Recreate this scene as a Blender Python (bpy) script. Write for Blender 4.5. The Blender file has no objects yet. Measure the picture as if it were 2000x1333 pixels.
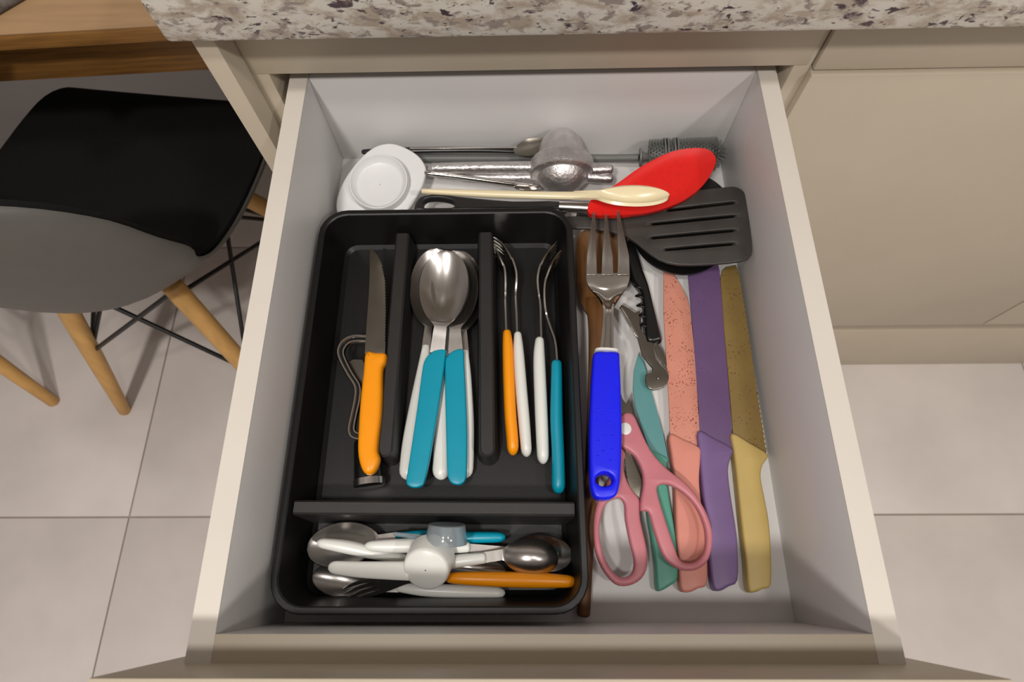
import bpy, bmesh, math, random
import numpy as np
from mathutils import Vector, Matrix, Euler

random.seed(4)
scn = bpy.context.scene
col = scn.collection
RIM = 0.78                    # drawer rim above the floor
DB = RIM - 0.1123             # upper face of the drawer bottom
FPX = 1164.35                 # focal length in pixels of the 2000 px wide photograph

# ------------------------------------------------------------------ camera
cam_d = bpy.data.cameras.new('camera')
cam_d.sensor_width = 36.0
cam_d.lens = FPX * 36.0 / 2000.0
cam_d.clip_start = 0.02
cam_d.dof.use_dof = True
cam_d.dof.focus_distance = 0.50
cam_d.dof.aperture_fstop = 9.0
cam = bpy.data.objects.new('camera', cam_d)
cam.location = (-0.00957, -0.41916, RIM + 0.40418)
cam.rotation_euler = (0.38144, 0.01972, -0.00131)
col.objects.link(cam)
scn.camera = cam

# ------------------------------------------------------------------ world, lamps, exposure
w = bpy.data.worlds.new('world'); scn.world = w
w.use_nodes = True
w.node_tree.nodes['Background'].inputs[0].default_value = (1.0, 0.95, 0.9, 1)
w.node_tree.nodes['Background'].inputs[1].default_value = 0.05
def lamp(name, loc, power, size, color):
    l = bpy.data.lights.new(name, 'AREA'); l.shape = 'DISK'; l.size = size; l.energy = power; l.color = color
    o = bpy.data.objects.new(name, l); o.location = loc; col.objects.link(o); return o
LC = (1.0, 0.955, 0.91)
lamp('ceiling_downlight_and_fill', (-0.45, -1.20, 2.46), 23, 0.16, LC)
lamp('ceiling_downlight_and_fill', (1.20, -1.22, 2.46), 17, 0.16, LC)
lamp('ceiling_downlight_and_fill', (-0.40, -0.72, 2.46), 8.0, 0.16, LC)  # added overhead fill, lifts the shade behind the drawer front
lamp('ceiling_downlight_and_fill', (0.50, -0.72, 2.46), 6.0, 0.16, LC)  # its added partner on the right, also only fill
scn.view_settings.view_transform = 'Standard'
scn.view_settings.look = 'None'
scn.view_settings.gamma = 1.0
scn.view_settings.use_curve_mapping = False
scn.view_settings.exposure = -0.24

# ------------------------------------------------------------------ measuring helpers
CM = np.array(Euler(cam.rotation_euler, 'XYZ').to_matrix())
CC = np.array(cam.location)
AX = CM @ np.array([0, 0, -1.0])
def ray(x, y): return CM @ np.array([(x - 1000) / FPX, (666.5 - y) / FPX, -1.0])
def atz(x, y, z):
    d = ray(x, y); return CC + d * (z - CC[2]) / d[2]
def at(x, y, h):                  # point h metres above the drawer bottom
    return atz(x, y, DB + h)
def aty(x, y, Y):
    d = ray(x, y); return CC + d * (Y - CC[1]) / d[1]
def px2m(p): return float(np.dot(np.array(p) - CC, AX)) / FPX
class Plane:                      # gently sloping plane: h = h0 + gx (x-x0) + gy (y-y0)
    def __init__(s, h0, gx=0, gy=0, x0=0, y0=0):
        s.n = np.array([-gx, -gy, 1.0]); s.n /= np.linalg.norm(s.n)
        s.p = np.array([x0, y0, DB + h0])
    def hit(s, x, y):
        d = ray(x, y); return CC + d * np.dot(s.p - CC, s.n) / np.dot(d, s.n)

# ------------------------------------------------------------------ materials
def lin(c):
    return tuple(((v / 255) / 12.92 if v / 255 <= 0.04045 else ((v / 255 + 0.055) / 1.055) ** 2.4) for v in c) + (1.0,)
def mat(name, rgb, rough=0.5, metal=0.0, var=0.06, scale=40, bump=0.0, bscale=200, spec=0.5, trans=0.0, coat=0.0, stretch=(1, 1, 1)):
    m = bpy.data.materials.new(name); m.use_nodes = True
    nt = m.node_tree; b = nt.nodes['Principled BSDF']
    b.inputs['Roughness'].default_value = rough; b.inputs['Metallic'].default_value = metal
    b.inputs['Specular IOR Level'].default_value = spec
    b.inputs['Transmission Weight'].default_value = trans
    b.inputs['Coat Weight'].default_value = coat
    tc = nt.nodes.new('ShaderNodeTexCoord'); mp = nt.nodes.new('ShaderNodeMapping')
    mp.inputs['Scale'].default_value = stretch
    nt.links.new(tc.outputs['Object'], mp.inputs['Vector'])
    n = nt.nodes.new('ShaderNodeTexNoise'); n.inputs['Scale'].default_value = scale; n.inputs['Detail'].default_value = 4
    nt.links.new(mp.outputs[0], n.inputs['Vector'])
    r = nt.nodes.new('ShaderNodeValToRGB')
    c = lin(rgb)
    r.color_ramp.elements[0].position = 0.3; r.color_ramp.elements[1].position = 0.7
    r.color_ramp.elements[0].color = tuple(v * (1 - var) for v in c[:3]) + (1,)
    r.color_ramp.elements[1].color = tuple(min(1, v * (1 + var)) for v in c[:3]) + (1,)
    nt.links.new(n.outputs['Fac'], r.inputs['Fac'])
    nt.links.new(r.outputs['Color'], b.inputs['Base Color'])
    if bump:
        n2 = nt.nodes.new('ShaderNodeTexNoise'); n2.inputs['Scale'].default_value = bscale; n2.inputs['Detail'].default_value = 3
        nt.links.new(mp.outputs[0], n2.inputs['Vector'])
        bp = nt.nodes.new('ShaderNodeBump'); bp.inputs['Strength'].default_value = bump; bp.inputs['Distance'].default_value = 0.001
        nt.links.new(n2.outputs['Fac'], bp.inputs['Height']); nt.links.new(bp.outputs[0], b.inputs['Normal'])
    m['ramp'] = r.name
    return m
def add_spots(m, rgb, scale, radius, dist=0.0):
    """small dark flecks over the base colour"""
    nt = m.node_tree; b = nt.nodes['Principled BSDF']
    src = b.inputs['Base Color'].links[0].from_socket
    mp = [n for n in nt.nodes if n.type == 'MAPPING'][0]
    v = nt.nodes.new('ShaderNodeTexVoronoi'); v.voronoi_dimensions = '2D'; v.inputs['Scale'].default_value = scale
    nt.links.new(mp.outputs[0], v.inputs['Vector'])
    n = nt.nodes.new('ShaderNodeTexNoise'); n.inputs['Scale'].default_value = scale * 0.35
    nt.links.new(mp.outputs[0], n.inputs['Vector'])
    mul = nt.nodes.new('ShaderNodeMath'); mul.operation = 'MULTIPLY'
    rr = nt.nodes.new('ShaderNodeMapRange'); rr.inputs[1].default_value = 0.36; rr.inputs[2].default_value = 0.68
    rr.inputs[3].default_value = 0.0; rr.inputs[4].default_value = radius
    nt.links.new(n.outputs['Fac'], rr.inputs[0])
    lt = nt.nodes.new('ShaderNodeMath'); lt.operation = 'LESS_THAN'
    nt.links.new(v.outputs['Distance'], lt.inputs[0]); nt.links.new(rr.outputs[0], lt.inputs[1])
    mx = nt.nodes.new('ShaderNodeMix'); mx.data_type = 'RGBA'
    nt.links.new(lt.outputs[0], mx.inputs[0]); nt.links.new(src, mx.inputs[6]); mx.inputs[7].default_value = lin(rgb)
    nt.links.new(mx.outputs[2], b.inputs['Base Color'])
def granite():
    m = mat('granite', (208, 203, 192), 0.25, var=0.05, scale=30)
    nt = m.node_tree; b = nt.nodes['Principled BSDF']
    mp = [n for n in nt.nodes if n.type == 'MAPPING'][0]
    mp.inputs['Rotation'].default_value = (0, math.radians(-24), 0)
    mp.inputs['Scale'].default_value = (0.62, 1.0, 1.25)
    src = b.inputs['Base Color'].links[0].from_socket
    for sc, p0, p1, c, seed in ((60, .47, .60, (172, 158, 142), 3), (115, .54, .62, (146, 134, 126), 9), (90, .595, .640, (66, 52, 60), 21), (52, .625, .665, (80, 62, 70), 33), (240, .63, .67, (104, 86, 84), 45)):
        ad = nt.nodes.new('ShaderNodeVectorMath'); ad.operation = 'ADD'; ad.inputs[1].default_value = (seed, seed * .7, seed * 1.3)
        nt.links.new(mp.outputs[0], ad.inputs[0])
        n = nt.nodes.new('ShaderNodeTexNoise'); n.inputs['Scale'].default_value = sc; n.inputs['Detail'].default_value = 4
        n.inputs['Roughness'].default_value = 0.6; n.inputs['Distortion'].default_value = 0.4
        nt.links.new(ad.outputs[0], n.inputs['Vector'])
        rr = nt.nodes.new('ShaderNodeMapRange'); rr.inputs[1].default_value = p0; rr.inputs[2].default_value = p1
        nt.links.new(n.outputs['Fac'], rr.inputs[0])
        mx = nt.nodes.new('ShaderNodeMix'); mx.data_type = 'RGBA'
        nt.links.new(rr.outputs[0], mx.inputs[0]); nt.links.new(src, mx.inputs[6]); mx.inputs[7].default_value = lin(c)
        src = mx.outputs[2]
    nt.links.new(src, b.inputs['Base Color'])
    return m
M = dict(
    wall=mat('painted_wall', (205, 203, 203), 0.8, var=0.02, scale=6),
    ceiling=mat('ceiling_paint', (225, 222, 218), 0.9, var=0.01, scale=4),
    tile=mat('floor_tile', (218, 209, 203), 0.42, var=0.07, scale=7, bump=0.02, bscale=30),
    grout=mat('grout', (170, 158, 146), 0.9, var=0.06),
    laminate=mat('beige_laminate', (192, 180, 160), 0.42, var=0.02, scale=15, bump=0.03, bscale=900),
    white=mat('white_melamine', (219, 217, 215), 0.42, var=0.015, scale=12, bump=0.02, bscale=500),
    edge=mat('white_edge_band', (216, 209, 198), 0.45, var=0.02, scale=20),
    granite=granite(),
    desk=mat('oak_laminate', (166, 134, 98), 0.5, var=0.10, scale=18, stretch=(0.6, 6, 6)),
    deskedge=mat('oak_edge', (134, 94, 46), 0.5, var=0.3, scale=30, stretch=(0.4, 6, 9)),
    legwood=mat('beech_leg', (205, 158, 92), 0.45, var=0.12, scale=26, stretch=(3, 3, 0.4)),
    woodspoon=mat('olive_wood', (104, 68, 32), 0.5, var=0.32, scale=32, stretch=(5, 0.7, 5)),
    shell=mat('grey_shell', (92, 90, 85), 0.5, var=0.03),
    pad=mat('black_fabric', (22, 22, 22), 0.9, var=0.15, scale=300, bump=0.2, bscale=900, spec=0.2),
    wire=mat('black_steel', (22, 22, 22), 0.4, var=0.05),
    tray=mat('black_tray_plastic', (16, 15, 15), 0.42, var=0.10, scale=80, bump=0.05, bscale=700),
    trayedge=mat('tray_divider_plastic', (36, 34, 33), 0.5, var=0.08, scale=120, bump=0.06, bscale=700),
    black=mat('black_nylon', (36, 35, 34), 0.42, var=0.12, scale=30),
    turner=mat('worn_black_nylon_sheen', (60, 57, 54), 0.42, var=0.3, scale=26),  # lighter mottling paints in sheen along with the brownish wear
    ladle=mat('glossy_black_nylon', (16, 16, 16), 0.3, var=0.05),
    greyrub=mat('grey_silicone', (108, 109, 106), 0.5, var=0.05),
    steel=mat('brushed_steel', (190, 186, 182), 0.27, 1.0, var=0.04, scale=60, stretch=(6, 0.6, 6)),
    chrome=mat('polished_steel', (200, 196, 190), 0.12, 1.0, var=0.02),
    darksteel=mat('dull_steel', (135, 130, 120), 0.3, 1.0, var=0.06),
    alu=mat('cast_aluminium', (216, 212, 212), 0.46, 1.0, var=0.14, scale=90, bump=0.8, bscale=320),
    teal=mat('teal_plastic', (0, 146, 172), 0.35, var=0.03),
    orange=mat('orange_plastic', (246, 152, 8), 0.33, var=0.03),
    whitep=mat('white_plastic', (226, 226, 220), 0.3, var=0.02),
    lid=mat('white_lid_plastic', (226, 226, 226), 0.35, var=0.015),
    blue=mat('blue_plastic', (10, 22, 240), 0.38, var=0.04),
    red=mat('red_silicone', (224, 24, 16), 0.5, var=0.05, scale=200, bump=0.08, bscale=800),
    cream=mat('cream_melamine', (238, 224, 186), 0.25, var=0.02),
    pink=mat('dusty_pink_plastic', (192, 116, 124), 0.42, var=0.04),
    coral=mat('coral_plastic', (210, 136, 120), 0.42, var=0.04),
    coralb=mat('coral_blade', (206, 138, 118), 0.36, var=0.05),
    purple=mat('purple_plastic', (120, 95, 142), 0.42, var=0.05),
    purpleb=mat('purple_blade', (106, 80, 122), 0.4, var=0.06),
    yellow=mat('mustard_plastic', (196, 170, 102), 0.42, var=0.05),
    yellowb=mat('mustard_blade', (136, 112, 62), 0.4, var=0.08),
    green=mat('teal_green_plastic', (82, 152, 132), 0.42, var=0.04),
    greenb=mat('teal_green_blade', (92, 146, 146), 0.36, var=0.04),
    clear=mat('clear_plastic', (235, 242, 246), 0.12, var=0.01, trans=0.85),
    mat_weave=mat('woven_grey', (96, 90, 84), 0.8, var=0.4, scale=120),
)
add_spots(M['coralb'], (140, 78, 58), 330, 0.25)
add_spots(M['yellowb'], (92, 62, 30), 240, 0.17)
add_spots(M['purpleb'], (66, 44, 70), 150, 0.07)

# ------------------------------------------------------------------ object helpers
ORG = {}
def obj(name, verts, faces, m, parent=None, smooth=None, org=None):
    V = np.array([list(v) for v in verts], float)
    if parent is not None: o0 = ORG[parent.name]
    elif org is not None: o0 = np.array(org, float)
    else:
        o0 = (V.min(0) + V.max(0)) / 2; o0[2] = V[:, 2].min()
    me = bpy.data.meshes.new(name)
    me.from_pydata((V - o0).tolist(), [], [list(f) for f in faces]); me.update()
    bm = bmesh.new(); bm.from_mesh(me); bmesh.ops.recalc_face_normals(bm, faces=bm.faces); bm.to_mesh(me); bm.free()
    if smooth:
        me.shade_smooth(); me.set_sharp_from_angle(angle=math.radians(smooth))
    me.materials.append(M[m])
    ob = bpy.data.objects.new(name, me); col.objects.link(ob)
    if parent is not None: ob.parent = parent
    else: ob.location = o0
    ORG[ob.name] = o0
    return ob
def thing(name, label, cat, loc, group=None):
    e = bpy.data.objects.new(name, None); e.location = loc; e.empty_display_size = 0.02; col.objects.link(e)
    ORG[e.name] = np.array(loc, float)
    return tag(e, label, cat, group)
def tag(o, label, cat, group=None):
    o['label'] = label; o['category'] = cat
    if group: o['group'] = group
    return o
def struct(o): o['kind'] = 'structure'; return o
def box(name, x0, x1, y0, y1, z0, z1, m, parent=None, bev=0.0008, rot=0.0, org=None):
    bm = bmesh.new(); bmesh.ops.create_cube(bm, size=1)
    c = Vector(((x0 + x1) / 2, (y0 + y1) / 2, (z0 + z1) / 2))
    for v in bm.verts: v.co = Vector((v.co.x * (x1 - x0), v.co.y * (y1 - y0), v.co.z * (z1 - z0)))
    if bev: bmesh.ops.bevel(bm, geom=bm.edges[:], offset=bev, segments=2, affect='EDGES', profile=0.5)
    if rot: bmesh.ops.rotate(bm, verts=bm.verts, matrix=Matrix.Rotation(rot, 3, 'Z'))
    for v in bm.verts: v.co += c
    vs = [v.co.copy() for v in bm.verts]; bm.verts.index_update()
    fs = [[v.index for v in f.verts] for f in bm.faces]; bm.free()
    return obj(name, vs, fs, m, parent, smooth=40, org=org)
def catmull(P, n, closed=False):
    P = np.array(P, float); N = len(P); out = []
    segs = N if closed else N - 1
    for i in range(segs):
        if closed: a, b, c, d = P[(i - 1) % N], P[i], P[(i + 1) % N], P[(i + 2) % N]
        else:
            b, c = P[i], P[i + 1]
            a = P[i - 1] if i > 0 else 2 * b - c
            d = P[i + 2] if i + 2 < N else 2 * c - b
        for k in range(n):
            t = k / n
            out.append(0.5 * (2 * b + (c - a) * t + (2 * a - 5 * b + 4 * c - d) * t * t + (3 * b - a - 3 * c + d) * t ** 3))
    if not closed: out.append(P[-1])
    return np.array(out)
def zig(p, q, n, amp):
    p = np.array(p, float); q = np.array(q, float); d = q - p; nn = np.array([-d[1], d[0]]) / np.linalg.norm(d); r = []
    for i in range(n):
        r.append(tuple(p + d * (i / n))); r.append(tuple(p + d * ((i + .5) / n) + nn * amp))
    return r
def plate(name, loops, plane, th, bev, m, parent=None, smooth=True, sub=3, ang=40):
    """plate of thickness th whose upper face carries the given outline (first loop) and holes"""
    if not isinstance(plane, Plane): plane = Plane(plane)
    n = plane.n; u = np.array([1, 0, 0.]) - n * n[0]; u /= np.linalg.norm(u); v = np.cross(n, u)
    cu = bpy.data.curves.new('tmp', 'CURVE'); cu.dimensions = '2D'; cu.fill_mode = 'BOTH'
    cu.extrude = max(th / 2 - bev, 1e-5); cu.bevel_depth = bev; cu.bevel_resolution = 2; cu.offset = -bev
    o0 = plane.hit(*loops[0][0])
    for L in loops:
        P = catmull(np.array(L, float), sub, True) if smooth else np.array(L, float)
        pts = []
        for p in P:
            d = plane.hit(p[0], p[1]) - o0
            pts.append((float(np.dot(d, u)), float(np.dot(d, v))))
        s = cu.splines.new('POLY'); s.points.add(len(pts) - 1); s.use_cyclic_u = True
        for i, p in enumerate(pts): s.points[i].co = (p[0], p[1], 0, 1)
    tmp = bpy.data.objects.new('tmp', cu); col.objects.link(tmp)
    dg = bpy.context.evaluated_depsgraph_get()
    me = bpy.data.meshes.new_from_object(tmp.evaluated_get(dg))
    vs = [o0 + u * q.co.x + v * q.co.y + n * (q.co.z - th / 2) for q in me.vertices]
    fs = [list(p.vertices) for p in me.polygons]
    bpy.data.objects.remove(tmp); bpy.data.curves.remove(cu); bpy.data.meshes.remove(me)
    bm = bmesh.new(); bv = [bm.verts.new(q) for q in vs]
    for f in fs:
        try: bm.faces.new([bv[i] for i in f])
        except ValueError: pass
    bmesh.ops.remove_doubles(bm, verts=bm.verts, dist=1e-5); bm.verts.index_update()
    vs = [q.co.copy() for q in bm.verts]; fs = [[q.index for q in f.verts] for f in bm.faces]; bm.free()
    return obj(name, vs, fs, m, parent, smooth=ang)
def sample(P, X, n):
    """dense Catmull-Rom path P with companion values X, resampled to n points by arc length, closer near the ends"""
    D = catmull(np.hstack([np.array(P, float), np.array(X, float)]), 12)
    L = np.concatenate([[0], np.cumsum(np.linalg.norm(np.diff(D[:, :3], axis=0), axis=1))])
    t = np.linspace(0, 1, n); t = t + 0.0
    s = L[-1] * t
    return s, L[-1], np.array([np.interp(s, L, D[:, k]) for k in range(D.shape[1])]).T
def loft(name, rings, m, parent=None, smooth=50, cap=True):
    n = len(rings[0]); vs = [p for r in rings for p in r]; fs = []
    for i in range(len(rings) - 1):
        for k in range(n):
            a, b = i * n + k, i * n + (k + 1) % n
            fs.append((a, b, b + n, a + n))
    if cap:
        fs.append(tuple(range(n))[::-1]); fs.append(tuple((len(rings) - 1) * n + k for k in range(n)))
    return obj(name, vs, fs, m, parent, smooth)
def tubew(name, P, W, T, m, parent=None, n=14, seg=26, expo=2.2, capa=1.0, capb=1.0, up=(0, 0, 1)):
    """tapering oval bar through world points P, full widths W and thicknesses T; capa / capb: rounding length of the ends in half-widths"""
    X = np.stack([W, T], 1)
    s, L, D = sample(P, X, 90)
    ca = capa * min(D[0, 3], D[0, 4]) / 2; cb = capb * min(D[-1, 3], D[-1, 4]) / 2
    ss = list(np.linspace(ca, L - cb, seg))
    if ca > 0: ss = [ca * (1 - math.cos(a)) for a in (0.12, 0.4, 0.75, 1.15)] + ss
    if cb > 0: ss = ss + [L - cb * (1 - math.cos(a)) for a in (1.15, 0.75, 0.4, 0.12)]
    rings = []
    for q in ss:
        d = np.array([np.interp(q, s, D[:, k]) for k in range(5)])
        e = min(L * 0.01, 0.002)
        t = np.array([np.interp(min(q + e, L), s, D[:, k]) - np.interp(max(q - e, 0), s, D[:, k]) for k in range(3)]); t /= np.linalg.norm(t)
        side = np.cross(t, np.array(up, float)); side /= np.linalg.norm(side); uu = np.cross(side, t)
        f = 1.0
        if ca > 0 and q < ca: f = math.sqrt(max(1 - ((ca - q) / ca) ** 2, 0.0))
        if cb > 0 and q > L - cb: f = math.sqrt(max(1 - ((q - L + cb) / cb) ** 2, 0.0))
        r = []
        for k in range(n):
            a = 2 * math.pi * (k + .5) / n; c, sn = math.cos(a), math.sin(a)
            cx = math.copysign(abs(c) ** (2 / expo), c); sy = math.copysign(abs(sn) ** (2 / expo), sn)
            r.append(d[:3] + side * cx * d[3] / 2 * f + uu * sy * d[4] / 2 * f)
        rings.append(r)
    return loft(name, rings, m, parent)
def tube(name, st, m, parent=None, **kw):
    """st: (px, py, h, width in px, thickness in m or None)"""
    P = [at(a[0], a[1], a[2]) for a in st]
    W = [a[3] * px2m(p) for a, p in zip(st, P)]
    T = [(a[4] if len(a) > 4 and a[4] else wv) for a, wv in zip(st, W)]
    return tubew(name, P, W, T, m, parent, **kw)
def ribbonw(name, P, HW, CUP, m, parent=None, th=0.0012, nu=36, nv=10, side=None, off=0.0, hwf=None, cupf=None, shift=None):
    """sheet-metal strip along world points P with half-widths HW, dished by CUP; off moves it sideways (in half-widths are metres)"""
    s, L, D = sample(P, np.stack([HW, CUP], 1), 120)
    ss = L * (1 - np.cos(np.linspace(0, 1, nu) * math.pi)) / 2 * 0.6 + L * np.linspace(0, 1, nu) * 0.4
    vs = []; top = []; bot = []
    for q in ss:
        d = np.array([np.interp(q, s, D[:, k]) for k in range(5)]); e = L * 0.01
        t = np.array([np.interp(min(q + e, L), s, D[:, k]) - np.interp(max(q - e, 0), s, D[:, k]) for k in range(3)]); t /= np.linalg.norm(t)
        if side is None:
            sd = np.cross(t, (0, 0, 1.0)); sd /= np.linalg.norm(sd)
        else:
            sd = np.array(side, float); sd = sd - t * np.dot(sd, t); sd /= np.linalg.norm(sd)
        uu = np.cross(sd, t)
        hw = hwf(q / L) if hwf else d[3]; cp = cupf(q / L) if cupf else d[4]
        o = off if shift is None else shift(q / L)
        for v in np.linspace(-1, 1, nv):
            p = d[:3] + sd * (hw * v + o) - uu * cp * (1 - v * v)
            slope = 2 * cp * v / max(hw, 1e-4)
            nn = uu - sd * slope; nn /= np.linalg.norm(nn)
            top.append(p + nn * th / 2); bot.append(p - nn * th / 2)
    N = len(top); vs = top + bot; fs = []
    for i in range(nu - 1):
        for k in range(nv - 1):
            a = i * nv + k
            fs.append((a, a + 1, a + nv + 1, a + nv)); fs.append((N + a, N + a + nv, N + a + nv + 1, N + a + 1))
        for k in (0, nv - 1):
            a = i * nv + k; fs.append((a, a + nv, N + a + nv, N + a))
    for i in (0, nu - 1):
        for k in range(nv - 1):
            a = i * nv + k; fs.append((a, N + a, N + a + 1, a + 1))
    return obj(name, vs, fs, m, parent, smooth=50)
def spoon_metal(name, tip, neck, joint, hw, h, depth, m, parent, neckhw=(9, 13), th=0.0012, inv=False):
    """bowl and neck in one sheet: tip, neck, joint = (px,py,h); hw half-width in px"""
    T, N, J = at(*tip), at(*neck), at(*joint)
    k = px2m((T + N) / 2); lb = np.linalg.norm(N - T); lj = np.linalg.norm(J - N); L = lb + lj; fb = lb / L
    hwm = hw * k; n0, n1 = neckhw[0] * k, neckhw[1] * k
    def hwf(u):
        s = u / fb
        ell = hwm * math.sqrt(max(0, 1 - (2 * min(s * 0.97, 1) - 1) ** 2)) * (1.06 - 0.14 * s) if s < 1.03 else 0
        nk = (n0 + (n1 - n0) * max(0, (s - 1) * fb / (1 - fb + 1e-6))) * min(1, max(0, (s - .6) / .4)) ** 2
        return max((ell ** 4 + nk ** 4) ** 0.25, 0.0003)
    def cupf(u):
        s = u / fb
        c = depth * math.sin(math.pi * min(max(s, 0), 1)) ** 0.8 if s < 1 else 0
        return -c if inv else c + 0.0
    mid = T * .5 + N * .5
    P = [T, T * .75 + N * .25, mid, T * .25 + N * .75, N, N * .5 + J * .5, J]
    return ribbonw(name, P, [.001] * 7, [0] * 7, m, parent, th=th, nu=44, nv=13, hwf=hwf, cupf=cupf)
def dish(name, outline, plane, depth, th, m, parent=None, power=2.0, sub=4, rings=9):
    if not isinstance(plane, Plane): plane = Plane(plane)
    O = catmull(np.array(outline, float), sub, True); P = np.array([plane.hit(*p) for p in O]); c = P.mean(0); n = len(P)
    vs = []; fs = []
    for side in (0, 1):
        for i in range(rings):
            s = 1 - i / rings
            for p in P: vs.append(c + (p - c) * s - plane.n * (depth * (1 - s ** power) + side * th))
        vs.append(c - plane.n * (depth + side * th))
    K = rings * n + 1
    for side in (0, 1):
        b = side * K
        for i in range(rings - 1):
            for k in range(n):
                a, a2 = b + i * n + k, b + i * n + (k + 1) % n; fs.append((a, a2, a2 + n, a + n))
        for k in range(n): fs.append((b + (rings - 1) * n + k, b + (rings - 1) * n + (k + 1) % n, b + rings * n))
    for k in range(n): fs.append((k, (k + 1) % n, K + (k + 1) % n, K + k))
    return obj(name, vs, fs, m, parent, smooth=60)
def revolve(name, c, axis, prof, m, parent=None, n=28, smooth=45, cap=True):
    """prof: (distance along axis, radius)"""
    a = np.array(axis, float); a /= np.linalg.norm(a); r0 = np.cross(a, (0, 0, 1.0) if abs(a[2]) < .9 else (1.0, 0, 0)); r0 /= np.linalg.norm(r0); r1 = np.cross(a, r0)
    c = np.array(c, float)
    rings = [[c + a * d + (r0 * math.cos(2 * math.pi * k / n) + r1 * math.sin(2 * math.pi * k / n)) * max(r, 1e-5) for k in range(n)] for d, r in prof]
    return loft(name, rings, m, parent, smooth, cap)
def rrect(x0, x1, y0, y1, r, n=6):
    pts = []
    for cx, cy, a0 in ((x1 - r, y1 - r, 0), (x0 + r, y1 - r, 90), (x0 + r, y0 + r, 180), (x1 - r, y0 + r, 270)):
        for k in range(n + 1):
            a = math.radians(a0 + 90 * k / n); pts.append((cx + r * math.cos(a), cy + r * math.sin(a)))
    return pts
def base(*p):
    return at(*p)

# ================================================================== the room
GY = -0.305
floor = struct(box('floor', -2.3, 2.5, -2.7, 0.70, -0.03, -0.004, 'grout', bev=0))
TS = 0.60; x_g = -0.775; first = None
for i in range(-3, 6):
    for j in range(-5, 2):
        x0, y0 = x_g + i * TS, GY + j * TS
        if x0 + TS < -2.3 or x0 > 2.5 or y0 > 0.7 or y0 + TS < -2.7: continue
        if first is None:
            first = box('tile', 0.0015, TS - 0.0015, 0.0015, TS - 0.0015, -0.004, 0.0, 'tile', floor, bev=0.0008)
            src = first; t = first
        else:
            t = src.copy(); col.objects.link(t); t.parent = floor
        t.location = (x0, y0, 0)
struct(box('wall_back', -2.3, 2.5, 0.62, 0.70, 0, 2.5, 'wall', bev=0))
struct(box('wall_left', -2.38, -2.3, -2.7, 0.70, 0, 2.5, 'wall', bev=0))
struct(box('wall_right', 2.5, 2.58, -2.7, 0.70, 0, 2.5, 'wall', bev=0))
struct(box('wall_front', -2.3, 2.5, -2.78, -2.7, 0, 2.5, 'wall', bev=0))
struct(box('ceiling', -2.38, 2.58, -2.78, 0.70, 2.5, 2.56, 'ceiling', bev=0))

# ------------------------------------------------------------------ cabinets
YC = -0.014                              # plane of the carcass fronts
cab = thing('base_cabinet', 'beige base cabinet whose top drawer is pulled open, with end panel beside the chair', 'cabinet', (0, 0.28, 0))
box('end_panel', -0.2585, -0.2412, -0.040, 0.60, 0.0, RIM + 0.083, 'laminate', cab)
box('carcass_side', -0.2410, -0.2262, YC, 0.60, 0.10, RIM + 0.083, 'laminate', cab)
box('carcass_side', 0.2226, 0.2374, YC, 0.60, 0.10, RIM + 0.083, 'laminate', cab)
box('top_rail', -0.2400, 0.2340, YC - 0.001, YC + 0.016, RIM + 0.0175, RIM + 0.083, 'laminate', cab, bev=0.0015)
box('carcass_back', -0.2262, 0.2226, 0.588, 0.60, 0.10, RIM + 0.083, 'white', cab)
box('plinth', -0.2410, 0.2374, -0.003, 0.013, 0.0, 0.10, 'laminate', cab)
box('carcass_bottom', -0.2262, 0.2226, YC, 0.588, 0.10, 0.116, 'white', cab)

cab2 = thing('base_cabinet', 'beige base cabinet with closed plain doors to the right of the drawer', 'cabinet', (0.85, 0.28, 0))
box('carcass', 0.2380, 1.6, 0.0, 0.60, RIM - 0.530, RIM + 0.083, 'laminate', cab2)
box('top_rail', 0.2385, 1.6, YC - 0.004, -0.0005, RIM + 0.0150, RIM + 0.070, 'laminate', cab2, bev=0.0015)
zb = RIM - 0.530
for k in range(2):
    xa = 0.2375 if k == 0 else 0.7645
    xb = 0.7610 if k == 0 else 1.29
    box('door', xa, xb, YC - 0.008, -0.0005, zb, RIM + 0.0135, 'laminate', cab2, bev=0.0012)
box('plinth', 0.2380, 1.6, -0.004, 0.012, 0.0, zb - 0.066, 'laminate', cab2)

# granite worktop with a deep front apron
ZA = RIM + 0.0835
bm = []
ct = thing('countertop', 'speckled cream granite worktop with deep front edge above the open drawer', 'countertop', (0.6, 0.28, ZA))
box('front_apron', -0.2695, 1.7, -0.0525, -0.022, ZA, ZA + 0.062, 'granite', ct, bev=0.004)
box('slab', -0.2710, 1.7, -0.022, 0.615, ZA, ZA + 0.062, 'granite', ct, bev=0.002)

# ------------------------------------------------------------------ desk on the left
zt = RIM - 0.03
a, b = atz(0, 67, zt), atz(300, 50, zt)
rot = math.atan2(b[1] - a[1], b[0] - a[0])
dk = thing('wooden_desk', 'light oak desk standing left of the granite worktop', 'desk', (-0.95, 0.33, 0))
def dbox(name, x0, x1, y0, y1, z0, z1, m, bev=0.0008):
    """box in the desk's own axes, x along its front edge from the right end"""
    o = box(name, x0, x1, y0, y1, z0, z1, m, dk, bev)
    R = Matrix.Rotation(rot, 4, 'Z'); p = Vector((b[0] + 0.095, b[1] + 0.095 * math.tan(rot), 0))
    T = Matrix.Translation(Vector(-ORG[dk.name]) + p) @ R @ Matrix.Translation(Vector(ORG[dk.name]))
    o.data.transform(T); return o
dbox('desk_top', -1.25, 0, 0, 0.48, zt - 0.002, zt, 'desk')
dbox('desk_edge', -1.25, 0, 0, 0.48, zt - 0.0195, zt - 0.002, 'deskedge')
dbox('apron', -1.22, -0.02, 0.040, 0.058, zt - 0.095, zt - 0.0195, 'deskedge')
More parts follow.
